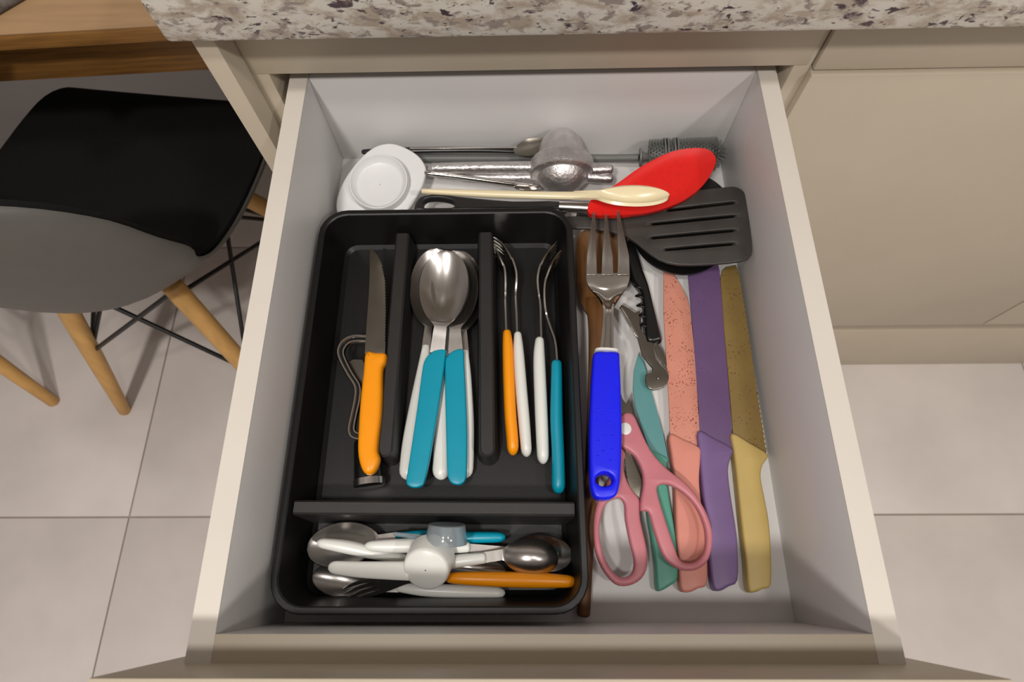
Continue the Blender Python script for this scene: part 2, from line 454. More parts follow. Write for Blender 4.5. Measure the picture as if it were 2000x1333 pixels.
dbox('leg', -0.07, -0.02, 0.41, 0.46, 0, zt - 0.0195, 'deskedge')
for xx in (-1.23,):
    for yy in (0.03, 0.41): dbox('leg', xx, xx + 0.05, yy, yy + 0.05, 0.0, zt - 0.0195, 'deskedge')
# woven placemat whose corner shows on the desk
pm = thing('woven_placemat', 'grey ribbed woven mat lying on the oak desk', 'placemat', tuple(atz(-60, -40, zt)))
q0, q1 = atz(-30, 36, zt + .006), atz(45, -8, zt + .006)
dv = (q1 - q0) / np.linalg.norm(q1 - q0); nv_ = np.array([-dv[1], dv[0], 0])
for k in range(7):
    s0 = q0 - dv * 0.10 + nv_ * (0.003 + 0.0058 * k); s1 = q1 + dv * 0.10 + nv_ * (0.003 + 0.0058 * k)
    tubew('cord', [s0, (s0 + s1) / 2, s1], [.006] * 3, [.0095] * 3, 'mat_weave', pm, n=8, seg=5)

# ------------------------------------------------------------------ drawer
WI, LI, TH = 0.200, 0.4498, 0.01606
dr = thing('drawer', 'open white kitchen drawer holding a cutlery tray and utensils', 'drawer', (0, -0.23, DB - 0.012))
box('side_panel', -WI - TH, -WI, -LI - TH, 0.016, DB - 0.014, RIM, 'white', dr, bev=0.0006)
box('side_panel', WI, WI + TH, -LI - TH, 0.016, DB - 0.014, RIM, 'white', dr, bev=0.0006)
box('back_panel', -WI, WI, 0.0, 0.016, DB - 0.014, RIM - 0.001, 'white', dr, bev=0.0006)
box('inner_front_panel', -WI, WI, -LI - TH, -LI, DB - 0.014, RIM - 0.0005, 'white', dr, bev=0.0006)
box('bottom_panel', -WI, WI, -LI, 0.0, DB - 0.008, DB, 'white', dr, bev=0)
for s in (-1, 1):
    x0 = s * (WI + TH + 0.0002)
    box('edge_band', min(-s * 0 + s * WI, s * (WI + TH)), max(s * WI, s * (WI + TH)), -LI - TH, 0.016, RIM, RIM + 0.0006, 'edge', dr, bev=0)
box('edge_band', -WI, WI, -LI - TH, -LI, RIM - 0.0005, RIM + 0.0003, 'laminate', dr, bev=0)
box('drawer_front', -0.2355, 0.2355, -LI - TH - 0.018, -LI - TH, DB - 0.05, RIM + 0.058, 'laminate', dr, bev=0.001)
for s in (-1, 1):
    box('slide_rail', s * (WI + TH) + (0.001 if s > 0 else -0.005), s * (WI + TH) + (0.005 if s > 0 else -0.001), -0.20, 0.016, DB + 0.02, DB + 0.045, 'chrome', dr)

# ------------------------------------------------------------------ chairs
def make_chair(label, cx, cy, ang, group):
    ch = thing('dining_chair', label, 'chair', (cx, cy, 0), group)
    F = Vector((math.cos(ang), math.sin(ang), 0)); S = Vector((-F.y, F.x, 0)); C = Vector((cx, cy, 0))
    def W(f, s, z): return C + F * f + S * s + Vector((0, 0, z))
    rows = [  # f, z, half width, raise, normal (f,z)
        (.222, .418, .150, .000, (0, 1)), (.215, .430, .182, .002, (0, 1)), (.185, .437, .203, .004, (0, 1)), (.13, .438, .212, .009, (0, 1)), (.06, .434, .215, .020, (0, 1)),
        (-.02, .430, .215, .038, (0, 1)), (-.09, .430, .214, .062, (.1, .95)), (-.145, .442, .214, .085, (.35, .9)),
        (-.185, .473, .214, .094, (.75, .6)), (-.208, .526, .215, .096, (.95, .3)), (-.222, .590, .213, .089, (1, .1)), (-.232, .65, .202, .081, (1, .1)),
        (-.240, .70, .172, .067, (1, .1)), (-.246, .735, .130, .050, (1, .1)), (-.250, .755, .080, .030, (1, .1))]
    R = catmull(np.array([[r[0], r[1], r[2], r[3], r[4][0], r[4][1]] for r in rows]), 3)
    nv = 25
    def shell(off, shrink):
        out = []
        for r in R:
            l = math.hypot(r[4], r[5]); nf, nz = r[4] / l, r[5] / l
            for v in np.linspace(-1, 1, nv):
                rr = r[3] * abs(v) ** 2.4
                out.append(W(r[0] + nf * (rr + off), (r[2] - shrink) * v * (1 - 0.04 * abs(v) ** 3), r[1] + nz * (rr + off)))
        return out
    def closed(A, B, name, m):
        n = len(R); vs = A + B; N = len(A); fs = []
        for i in range(n - 1):
            for k in range(nv - 1):
                q = i * nv + k; fs.append((q, q + 1, q + nv + 1, q + nv)); fs.append((N + q, N + q + nv, N + q + nv + 1, N + q + 1))
            for k in (0, nv - 1):
                q = i * nv + k; fs.append((q, q + nv, N + q + nv, N + q))
        for i in (0, n - 1):
            for k in range(nv - 1):
                q = i * nv + k; fs.append((q, N + q, N + q + 1, q + 1))
        return obj(name, vs, fs, m, ch, smooth=60)
    closed(shell(0, 0), shell(-.006, 0), 'seat_shell', 'shell')
    closed(shell(.007, .004), shell(.0005, .004), 'seat_pad', 'pad')
    tops, feet = {}, {}
    for i in (-1, 1):
        for j in (-1, 1):
            tp, ft = W(i * .095 - .01, j * .098, .405), W(i * .210 - .015, j * .192, 0.0)
            tops[i, j], feet[i, j] = tp, ft
            tubew('leg', [ft, (ft + tp) / 2, tp], [.022, .029, .031], [.022, .029, .031], 'legwood', ch, n=12, seg=8, capa=0.25, capb=0.3, up=(F.x, F.y, 0.05))
    def lp(i, j, t): return feet[i, j] * (1 - t) + tops[i, j] * t
    def rod(p, q): tubew('strut', [p, (p + q) / 2, q], [.0075] * 3, [.0075] * 3, 'wire', ch, n=8, seg=4, up=(.3, .2, 1))
    for j in (-1, 1): rod(lp(-1, j, .95), lp(1, j, .50)); rod(lp(1, j, .95), lp(-1, j, .50))
    for i in (-1, 1): rod(lp(i, -1, .97), lp(i, 1, .50)); rod(lp(i, 1, .97), lp(i, -1, .50))
    for j in (-1, 1):
        for i in (-1, 1): rod(lp(i, j, .50), W(i * .02, j * .02, .405))
    tubew('seat_mount', [W(-.10, 0, .41), W(0, 0, .41), W(.10, 0, .41)], [.05] * 3, [.02] * 3, 'wire', ch, n=8, seg=4)
    return ch
make_chair('black padded shell chair with grey outside and beech legs beside the end panel', -0.616, 0.106, math.radians(83), 'shell chairs at the desk')
make_chair('shell chair at far left showing only a beech leg', -1.150, 0.172, math.radians(83), 'shell chairs at the desk')

# ================================================================== cutlery tray
HR = 0.050
tr = thing('cutlery_tray', 'black plastic cutlery tray with dividers on the left of the drawer', 'tray', (-0.079, -0.27, DB + 0.0005))
OX0, OX1, OY0, OY1 = -0.1962, 0.0372, -0.4425, -0.0985
def ring(ins, h, r): return [(p[0], p[1], DB + h) for p in rrect(OX0 + ins, OX1 - ins, OY0 + ins, OY1 - ins, max(r, .004))]
loft('body', [ring(.013, .0005, .014), ring(.0085, .003, .018), ring(.0035, HR - .006, .023), ring(.0, HR - .005, .025), ring(.0002, HR - .001, .025), ring(.0012, HR, .024),
              ring(.0048, HR, .021), ring(.0060, HR - .001, .020), ring(.0125, .007, .013), ring(.0160, .0038, .010)], 'tray', tr, smooth=35)
def bar(name, xa, ya, xb, yb, wd, z0, z1, m, rnd):
    """divider with a flat top that is narrower than its foot"""
    A, B = np.array([xa, ya]), np.array([xb, yb]); d = (B - A) / np.linalg.norm(B - A); s = np.array([-d[1], d[0]]); rings = []
    for z, e, k in ((z0, .004, 1.0), (z1 - .0015, .0006, 1.0), (z1, 0.0, .82)):
        hw = wd / 2 * k + e; pts = []
        pts += [A + s * hw, A - s * hw]
        for a in (np.linspace(-90, 90, 7) if rnd else (-90, 90)):
            a = math.radians(a); pts.append(B + (d * math.cos(a) * (1 if rnd else 0) + s * math.sin(a)) * hw)
        rings.append([(p[0], p[1], z) for p in pts])
    return loft(name, rings, m, tr, smooth=35)
bar('divider', -0.1232, -0.1125, -0.1237, -0.319, 0.0115, DB + .003, DB + .030, 'trayedge', True)
bar('divider', -0.0440, -0.1125, -0.0395, -0.319, 0.0115, DB + .003, DB + .030, 'trayedge', True)
bar('cross_divider', OX0 + .0080, -0.3665, OX1 - .0080, -0.3685, 0.0095, DB + .003, DB + .043, 'trayedge', False)

# ------------------------------------------------------------------ spoons in the middle compartment
G = 'table spoons in the middle compartment'
def spoon(label, tip, neck, joint, hw, depth, group, handle, hm, neckhw=(10, 14), flat=None, inv=False, name='table_spoon', metal='steel'):
    e = thing(name, label, 'spoon', tuple(at(*joint)), group)
    spoon_metal('bowl', tip, neck, joint, hw, 0, depth, metal, e, neckhw, inv=inv)
    if flat: plate('handle', [handle], flat[0], flat[1], flat[2], hm, e)
    else: tube('handle', handle, hm, e, capa=0.5, capb=1.6)
    return e
spoon('white-handled spoon at the left of the spoon stack', (853, 486, .0155), (838, 632, .013), (832, 682, .015), 46, .009, G,
      [(833, 674, .015, 15, .005), (826, 730, .015, 26, .008), (814, 800, .014, 32, .009), (803, 870, .013, 36, .010), (795, 938, .012, 34, .010)], 'whitep', neckhw=(7, 8))
spoon('white-handled spoon at the right of the spoon stack, shaded by a teal handle', (893, 490, .0210), (904, 640, .0175), (908, 694, .016), 46, .009, G,
      [(907, 684, .016, 15, .005), (910, 740, .016, 22, .008), (912, 820, .015, 28, .009), (910, 880, .014, 32, .010), (908, 935, .013, 32, .010)], 'whitep', neckhw=(7, 8))
spoon('white-handled spoon between the two teal handles, mostly hidden', (872, 496, .0265), (872, 636, .0225), (872, 694, .018), 45, .009, G,
      [(872, 686, .018, 15, .005), (870, 750, .0165, 24, .007), (867, 820, .0155, 30, .008), (864, 880, .0145, 36, .009), (861, 938, .0135, 34, .010)], 'whitep', neckhw=(7, 8))
spoon('teal-handled spoon on the right, its bowl under the top spoon', (886, 490, .0320), (889, 636, .0275), (890, 690, .0235), 46, .009, G,
      [(885, 685), (904, 682), (906, 706), (909, 762), (912, 846), (911, 919), (908, 938), (900, 946), (891, 947), (882, 944), (876, 936), (873, 919), (871, 846), (869, 762), (869, 706), (873, 696)],
      'teal', flat=(.0265, .0065, .0015))
spoon('topmost teal-handled spoon with its bright bowl fully in view', (872, 490, .0385), (861, 632, .0330), (854, 690, .0275), 49, .010, G,
      [(840, 690), (852, 683), (870, 682), (869, 700), (864, 740), (855, 800), (845, 860), (838, 900), (829, 940), (822, 950), (809, 953), (797, 949), (793, 938), (799, 900), (814, 800), (822, 740), (828, 706)],
      'teal', neckhw=(12, 14), flat=(.0290, .0065, .0015))

# ------------------------------------------------------------------ forks lying on edge in the right compartment
def edge_fork(label, path, hdl, hm, group='forks on edge in the right compartment', htop=0.02, flat=False):
    """path: px points from tine tips to the handle joint; the fork stands on its side"""
    e = thing('table_fork', label, 'fork', tuple(at(path[-1][0], path[-1][1], htop)), group)
    P = [at(x, y, htop) for x, y in path]
    s, L, D = sample(P, np.zeros((len(P), 2)), 60)
    cut = int(len(D) * 0.30)
    root = D[cut:, :3]
    def hwf(u): return 0.0118 * (1 - min(1, u / 0.42) ** 1.6) + 0.0032 if u < .42 else 0.0032 + 0.001 * (u - .42)
    ribbonw('neck', root[::4].tolist() + [root[-1].tolist()], [.003] * (len(root[::4]) + 1), [0] * (len(root[::4]) + 1), 'chrome', e, th=.0016, nu=26, nv=5, side=(0, 0, 1), hwf=hwf)
    tn = D[:cut + 2, :3]
    for k in range(4):
        o = (k - 1.5) * 0.0062
        ribbonw('tine', tn[::3].tolist() + [tn[-1].tolist()], [.001] * (len(tn[::3]) + 1), [0] * (len(tn[::3]) + 1), 'chrome', e, th=.0015, nu=10, nv=3, side=(0, 0, 1), off=o,
                hwf=lambda u: 0.0005 + 0.0016 * min(1, u * 2.2))
    tube('handle', hdl, hm, e, capa=0.9, capb=1.5, expo=2.6 if flat else 2.2)
    return e
edge_fork('orange-handled fork standing on edge beside the tray divider', [(966, 486), (975, 510), (986, 536), (988, 560), (987, 590), (988, 620), (989, 652)],
          [(990, 645, .024, 15, .010), (992, 680, .024, 21, .014), (994, 740, .023, 23, .016), (997, 810, .020, 24, .017), (1001, 860, .018, 24, .017), (1002, 890, .017, 22, .016)], 'orange')
edge_fork('white-handled fork on edge, touching the orange-handled fork', [(965, 474), (982, 488), (997, 512), (1008, 540), (1009, 560), (1007, 580), (1009, 620), (1010, 656)],
          [(1011, 649, .024, 14, .010), (1013, 690, .024, 21, .014), (1018, 760, .023, 23, .016), (1024, 830, .020, 23, .017), (1029, 893, .018, 21, .016)], 'whitep')
edge_fork('white-handled fork on edge, tines leaning right, next to the teal fork', [(1087, 482), (1073, 500), (1060, 520), (1051, 545), (1050, 565), (1055, 596), (1056, 630), (1057, 666)],
          [(1054, 659, .024, 16, .010), (1053, 700, .024, 23, .014), (1056, 780, .022, 25, .016), (1059, 850, .019, 25, .017), (1061, 907, .017, 23, .016)], 'whitep')
edge_fork('teal-handled fork on edge against the right side of the tray', [(1095, 500), (1083, 515), (1070, 543), (1063, 570), (1064, 605), (1074, 640), (1084, 670), (1088, 712)],
          [(1087, 703, .028, 20, .010), (1087, 740, .027, 22, .012), (1087, 818, .024, 25, .014), (1090, 890, .021, 25, .015), (1091, 966, .018, 28, .016)], 'teal', htop=.022, flat=True)

# ------------------------------------------------------------------ left compartment: opener below, steak knife above
op = thing('can_opener', 'steel wire-loop opener with black handle and steel end cap under the orange knife', 'opener', tuple(at(715, 850, .004)))
outer = [(722, 659), (700, 657), (682, 660), (668, 670), (661, 686), (665, 704), (679, 731), (694, 756), (694, 779), (687, 813), (682, 838), (685, 852), (697, 858), (712, 858)]
inner = [(722, 668), (702, 667), (686, 669), (676, 677), (671, 689), (675, 704), (688, 730), (703, 755), (703, 781), (696, 813), (692, 836), (694, 845), (702, 848), (712, 848)]
for nm, L, hh in (('wire_loop', outer, .026), ('wire_loop', inner, .025)):
    tube(nm, [(x, y, hh, 7, .004) for x, y in L], 'chrome', op, n=8, seg=50)
plate('cutter', [[(680, 708), (690, 702), (708, 703), (716, 720), (710, 752), (703, 750)]], .020, .0015, .0003, 'darksteel', op, smooth=False)
pa, pb = at(716, 852, .016), at(721, 940, .016)
dxy = (pb - pa) / np.linalg.norm(pb - pa); r_ = .0128
oph = revolve('handle', pa, dxy, [(0, .006), (.002, .009), (.006, .0108), (.03, .0118), (np.linalg.norm(pb - pa) - .001, .0120)], 'ladle', op)
revolve('end_cap', pb - dxy * .002, dxy, [(0, .0122), (.0005, r_), (.0060, r_), (.0068, r_ - .001), (.0068, 0)], 'steel', oph)

kn = thing('steak_knife', 'steak knife with serrated blade and orange handle in the left compartment', 'knife', tuple(at(722, 700, .026)))
plate('blade', [[(722, 484), (730, 490), (737, 498), (743, 509)] + zig((747, 520), (753, 548), 5, 1.6) + zig((753, 548), (754, 600), 9, 1.6) + zig((754, 600), (753, 668), 12, 1.6) +
                [(753, 669), (752, 690), (712, 690), (716, 630), (720, 576), (722, 534)]], .034, .0016, .0003, 'darksteel', kn, smooth=False, ang=20)
plate('handle', [[(713, 686), (732, 687), (751, 688), (752, 698), (750, 706), (745, 716), (744, 740), (744, 765), (742, 810), (737, 850), (735, 878), (739, 892), (737, 905), (729, 920), (718, 926), (708, 921), (701, 905), (697, 880), (698, 840), (702, 780), (708, 725)]],
      .038, .013, .0042, 'orange', kn)

# ------------------------------------------------------------------ front compartment
GF = 'pile of cutlery in the front compartment'
spoon('spoon with a white handle under the orange handle, bowl lowest at the left', (611, 1124, .012), (735, 1147, .012), (780, 1148, .014), 32, .008, GF,
      [(776, 1147, .015, 18, .006), (830, 1153, .016, 24, .009), (900, 1156, .016, 26, .010), (987, 1159, .015, 22, .010)], 'whitep', neckhw=(9, 9))
spoon('spoon with a teal handle at the back of the pile, large bowl at the left', (600, 1074, .022), (735, 1054, .020), (777, 1047, .021), 42, .009, GF,
      [(772, 1047, .022, 12, .006), (830, 1046, .022, 20, .009), (900, 1050, .022, 22, .010), (960, 1050, .022, 21, .010), (988, 1050, .021, 18, .010)], 'teal', neckhw=(8, 7))
spoon('spoon whose white handle lies in the teal spoon\'s bowl', (988, 1118, .016), (870, 1104, .019), (825, 1096, .022), 22, .006, GF,
      [(830, 1097, .023, 14, .006), (790, 1092, .024, 20, .008), (728, 1080, .027, 25, .010), (670, 1068, .029, 25, .010), (619, 1060, .030, 18, .009)], 'whitep', neckhw=(8, 8))
spoon('small spoon with white handle, bright bowl at the far right of the pile', (1118, 1086, .020), (1000, 1078, .021), (915, 1071, .026), 35, .008, GF,
      [(919, 1070, .029, 20, .008), (880, 1069, .030, 25, .009), (824, 1066, .031, 28, .010), (760, 1067, .0325, 26, .010), (712, 1067, .033, 18, .009)], 'whitep', neckhw=(8, 8), name='tea_spoon')
spoon('spoon lying face down with dark domed bowl and white handle', (1091, 1092, .029), (985, 1084, .033), (944, 1090, .033), 33, .010, GF,
      [(950, 1090, .033, 21, .008), (915, 1094, .033, 24, .009), (860, 1101, .031, 26, .010), (790, 1108, .028, 24, .010), (740, 1113, .026, 20, .010)], 'whitep', neckhw=(10, 10), inv=True)
# fork with orange handle
fk = thing('table_fork', 'fork with an orange handle lying across the front of the pile', 'fork', tuple(at(872, 1130, .022)), GF)
tube('handle', [(872, 1129, .028, 17, .008), (900, 1130, .029, 24, .011), (970, 1132, .029, 29, .013), (1050, 1134, .028, 29, .013), (1126, 1137, .026, 22, .011)], 'orange', fk, capa=.5, capb=1.6)
fp = [(738, 1143, .0225), (765, 1137, .025), (800, 1132, .026), (840, 1129, .027), (880, 1129, .028)]
ribbonw('neck', [at(*p) for p in fp], [.0075, .0062, .0032, .003, .0035], [0] * 5, 'steel', fk, th=.0015, nv=5, side=(0, .8, .6))
for k in range(4):
    o = (k - 1.5) * .0042
    tp = [(672 + k * 2, 1166 - 1 * k, .016), (700, 1154, .019), (725, 1147, .0215), (742, 1142, .023)]
    ribbonw('tine', [at(*p) for p in tp], [.0004, .0012, .0013, .0015], [0] * 4, 'steel', fk, th=.0014, nu=12, nv=3, side=(0, .8, .6), off=o)
# white scoop
sc_ = thing('measuring_scoop', 'white plastic measuring scoop lying upside down on top of the pile', 'scoop', tuple(at(830, 1113, .030)), GF)
p1, p0 = at(831, 1115, .052), at(843, 1086, .037)
ax = p0 - p1; ln = np.linalg.norm(ax)
revolve('cup', p1, ax, [(0, .0005), (0, .0150), (.001, .0164), (.003, .0172), (ln, .0180), (ln, .0166), (.004, .0158), (.003, .001)], 'whitep', sc_, n=36, cap=False)
tube('handle', [(802, 1116, .046, 36, .006), (760, 1115, .044, 34, .006), (700, 1113, .041, 30, .006), (641, 1108, .038, 23, .005)], 'whitep', sc_, capa=.2, capb=2.5, expo=3)
# clear cup
cc = thing('measuring_cup', 'small clear plastic measuring cup leaning on the pile by the cross divider', 'measuring cup', tuple(at(872, 1060, .030)), GF)
q1, q0 = at(873, 1026, .046), at(871, 1062, .043)
ax = q1 - q0; ln = np.linalg.norm(ax)
revolve('cup', q0, ax, [(0, .0158), (.0006, .0162), (ln, .0140), (ln + .0006, .0134), (ln + .0006, .0004), (ln - .0004, .0004), (ln - .0004, .0130), (.0006, .0150), (0, .0150)], 'clear', cc, n=32, cap=False)
tube('handle', [(842, 1055, .041, 14, .0015), (810, 1049, .039, 10, .0015), (768, 1043, .037, 7, .0015)], 'clear', cc, capa=.3)

# ================================================================== back row
# steel spoon along the back wall
bs = thing('long_spoon', 'slim steel spoon with painted-in dark reflections lying along the back wall behind the white lid', 'spoon', tuple(at(860, 294, .012)))
tube('handle', [(706, 297, .026, 10, .004), (760, 295, .026, 13, .005), (850, 293, .026, 13, .005), (940, 293, .026, 12, .005), (1010, 294, .026, 13, .004)], 'ladle', bs, capa=1, capb=.2)  # black colour stands in for dark reflections on the steel
plate('edge_glint', [[(800, 288), (1010, 286), (1010, 289), (800, 291)]], .0295, .001, .0002, 'chrome', bs, smooth=False)  # chrome strip laid on as the bright reflection along the top edge
dish('bowl', [(1004, 290), (1022, 275), (1040, 270), (1064, 269), (1073, 274), (1062, 286), (1047, 301), (1030, 304), (1008, 301)], Plane(.036, .20, 0, 0.02, -.02), .003, .001, 'darksteel', bs)
# grey bottle brush
bb = thing('bottle_brush', 'grey silicone bottle brush behind the red spoon', 'brush', tuple(at(1340, 300, .010)))
tube('handle', [(800, 309, .009, 15), (900, 309, .009, 15), (1050, 309, .009, 15), (1130, 309, .010, 15), (1190, 309, .015, 14), (1248, 308, .022, 14)], 'greyrub', bb, capa=1, capb=.1)
tube('neck', [(1252, 308, .022, 20), (1260, 307, .022, 16), (1275, 306, .022, 14)], 'greyrub', bb, capa=.1, capb=.1, seg=6)
hA, hB = at(1266, 304, .024), at(1400, 299, .030)
hx = (hB - hA); hl = np.linalg.norm(hx); hx = hx / hl
revolve('collar', at(1249, 308, .022), hx, [(0, .0090), (.0018, .0090)], 'greyrub', bb)
revolve('core', hA, hx, [(0, .007), (.004, .010), (hl - .01, .010), (hl - .003, .007), (hl, .002)], 'greyrub', bb)
bv, bf = [], []
s0 = np.cross(hx, (0, 0, 1.0)); s0 /= np.linalg.norm(s0); u0 = np.cross(s0, hx)
def bristle(p, d, L, r=.0009):
    d = np.array(d) / np.linalg.norm(d); a1 = np.cross(d, hx + .01); a1 /= np.linalg.norm(a1); a2 = np.cross(d, a1); i = len(bv)
    for q, rr in ((p, r), (p + d * L, r * .55)):
        for k in range(5): bv.append(q + (a1 * math.cos(k * 1.2566) + a2 * math.sin(k * 1.2566)) * rr)
    for k in range(5): bf.append((i + k, i + (k + 1) % 5, i + 5 + (k + 1) % 5, i + 5 + k))
    bf.append(tuple(i + 5 + k for k in range(5)))
NR = 24
for i in range(NR):
    t = (i + .5) / NR
    if .22 < t < .28 or .36 < t < .42: continue
    for k in range(22):
        a = 2 * math.pi * (k + .5 * (i % 2)) / 22; d = s0 * math.cos(a) + u0 * math.sin(a)
        bristle(hA + hx * hl * t + d * .009, d, .0070)
for i in range(1, 5):
    th_ = i / 5 * math.pi / 2
    for k in range(max(4, int(22 * math.cos(th_)))):
        a = 2 * math.pi * k / max(4, int(22 * math.cos(th_))); d = (s0 * math.cos(a) + u0 * math.sin(a)) * math.cos(th_) + hx * math.sin(th_)
        bristle(hA + hx * (hl - .006) + d * .007, d, .0085)
br = obj('bristles', bv, bf, 'greyrub', bb); br['kind'] = 'stuff'
for t in (.25, .39):
    for dt in (-.022, .022):
        revolve('ring_fin', hA + hx * hl * (t + dt), hx, [(-.0006, .010), (-.0006, .0165), (.0006, .0165), (.0006, .010)], 'greyrub', bb, n=24)
# lemon squeezer
ls = thing('lemon_squeezer', 'cast aluminium lemon squeezer lying closed on its side at the back', 'squeezer', tuple(at(1098, 320, .002)))
lc = at(1097, 325, .033); kx = px2m(lc)
ya = np.array([0.0, .985, .17]); R0 = 52 * kx
revolve('upper_cup', lc, ya, [(.004, R0 * .90), (.010, R0 * .88), (.020, R0 * .83), (.028, R0 * .72), (.034, R0 * .52), (.0375, R0 * .27), (.0385, .0005)], 'alu', ls, n=36)
revolve('rim', lc, ya, [(-.0110, R0 * .84), (-.0110, R0 * 1.12), (-.0095, R0 * 1.19), (.0035, R0 * 1.19), (.0052, R0 * 1.14), (.0054, R0 * .9)], 'alu', ls, n=36)
revolve('lower_cup', lc, -ya, [(.009, R0 * .93), (.013, R0 * .90), (.018, R0 * .80), (.0225, R0 * .64), (.0255, R0 * .42), (.027, R0 * .2), (.0273, .0005)], 'alu', ls, n=36)
tube('upper_handle', [(836, 330, .028, 15, .010), (870, 329, .029, 19, .011), (950, 328, .030, 20, .012), (1040, 328, .032, 22, .013)], 'alu', ls, capa=1.6, capb=.2, expo=2.8)
tube('lower_handle', [(890, 346, .018, 12, .008), (960, 347, .019, 17, .010), (1046, 348, .022, 18, .011)], 'alu', ls, capa=1.4, capb=.2, expo=2.8)
tube('hinge', [(1146, 330, .036, 22, .010), (1170, 331, .037, 20, .010), (1198, 330, .037, 18, .009)], 'alu', ls, capa=.2, capb=.7, expo=3)
tube('hinge', [(1146, 346, .028, 18, .010), (1172, 348, .028, 18, .010), (1198, 349, .028, 16, .009)], 'alu', ls, capa=.2, capb=.7, expo=3)
# slim steel utensil
us = thing('steel_utensil', 'slim polished steel utensil lying between lemon squeezer and cream spoon', 'utensil', tuple(at(930, 350, .012)))
tube('handle', [(828, 338, .026, 9, .005), (900, 346, .024, 9, .005), (1010, 361, .021, 9, .005)], 'chrome', us, expo=3)
plate('tip', [[(1004, 357), (1030, 359), (1056, 361), (1058, 367), (1044, 371), (1020, 371), (1004, 366)]], .0215, .0016, .0003, 'chrome', us)
# white lid with a raised ring
wl = thing('plastic_lid', 'white rounded plastic lid with a raised round cup in the back left corner', 'lid', tuple(at(740, 350, .004)))
PL = Plane(.024, 0, .20, 0, -.055)
plate('plate', [[(656, 408), (658, 384), (668, 358), (685, 331), (707, 305), (730, 287), (752, 280), (773, 281), (798, 291), (818, 305), (830, 323), (831, 338), (825, 362), (813, 385), (800, 406), (780, 420), (730, 426), (680, 424), (662, 418)]],
      PL, .007, .002, 'lid', wl)
c0 = PL.hit(743, 362); kk = px2m(c0); ry = 58 * kk
revolve('raised_cup', c0, PL.n, [(-.002, ry * 1.0), (.0085, ry * .985), (.0095, ry * .965), (.0095, ry * .93), (.008, ry * .91), (.0025, ry * .80), (.0015, ry * .74), (.0015, .0004)], 'lid', wl, n=48, cap=False)
# red silicone spoon
rs = thing('silicone_spoon', 'red silicone spoon with steel ferrule and black slotted handle', 'spoon', tuple(at(1160, 400, .020)))
PR = Plane(.046, .0, .10, .09, -.07)
dish('head', [(1152, 394), (1168, 385), (1190, 369), (1212, 354), (1250, 327), (1300, 301), (1337, 291), (1375, 290), (1393, 300), (1398, 318), (1381, 352), (1350, 382), (1312, 402), (1262, 416), (1205, 421), (1152, 418)], PR, .004, .0055, 'red', rs, power=6)
tube('ferrule', [(1092, 403, .033, 22, .010), (1125, 404, .034, 23, .010), (1156, 405, .036, 25, .010)], 'steel', rs, capa=.05, capb=.05)
plate('handle', [[(808, 404), (815, 388), (828, 380), (862, 378), (905, 383), (1000, 391), (1098, 392), (1098, 413), (1000, 412), (905, 411), (850, 412), (815, 411)],
                 [(827, 400), (828, 392), (838, 386), (862, 386), (882, 391), (888, 399), (880, 404), (850, 404), (832, 405)]], Plane(.034, 0, 0), .010, .003, 'black', rs)
# cream spoon
cs = thing('mixing_spoon', 'cream melamine spoon lying across the red spoon', 'spoon', tuple(at(1000, 380, .030)))
spoon_metal('bowl', (1307, 382, .0585), (1168, 381, .0545), (1120, 382, .0525), 22.5, 0, .0085, 'cream', cs, neckhw=(9, 8), th=.0030)
tube('handle', [(823, 374, .043, 9, .006), (880, 376, .044, 12, .006), (960, 379, .046, 15, .0065), (1080, 382, .051, 16, .006), (1140, 382, .0530, 17, .0045), (1165, 381, .0540, 17, .003)], 'cream', cs, capa=.6, capb=.5)

# ================================================================== right side
# ladle below the turner
ld = thing('ladle', 'round glossy black ladle lying under the slotted turner', 'ladle', tuple(at(1335, 440, .004)))
dish('bowl', [(1336 + 104 * math.cos(a) , 436 + 100 * math.sin(a)) for a in np.linspace(0, 2 * math.pi, 20, endpoint=False)], Plane(.022), .010, .0025, 'ladle', ld, power=2.5)
tube('handle', [(1245, 436, .0195, 24, .006), (1180, 430, .0195, 20, .006), (1125, 424, .020, 20, .006)], 'ladle', ld, capa=.3, capb=.3)
# wooden spoon
ws = thing('wooden_spoon', 'dark olive-wood spoon squeezed between the tray and the blue fork', 'spoon', tuple(at(1165, 690, .0)))
dish('bowl', [(1127, 470), (1136, 453), (1160, 446), (1195, 447), (1222, 462), (1234, 500), (1230, 545), (1214, 575), (1196, 602), (1180, 614), (1152, 614), (1136, 592), (1128, 566), (1126, 520)], Plane(.015), .007, .006, 'woodspoon', ws, power=3)
tube('handle', [(1166, 585, .010, 48, .007), (1164, 612, .012, 36, .009), (1163, 645, .012, 28, .010), (1162, 720, .011, 26, .010), (1158, 850, .010, 26, .010), (1150, 1020, .009, 25, .010), (1139, 1207, .008, 26, .011)], 'woodspoon', ws, capa=.3, capb=.5, expo=2.6)
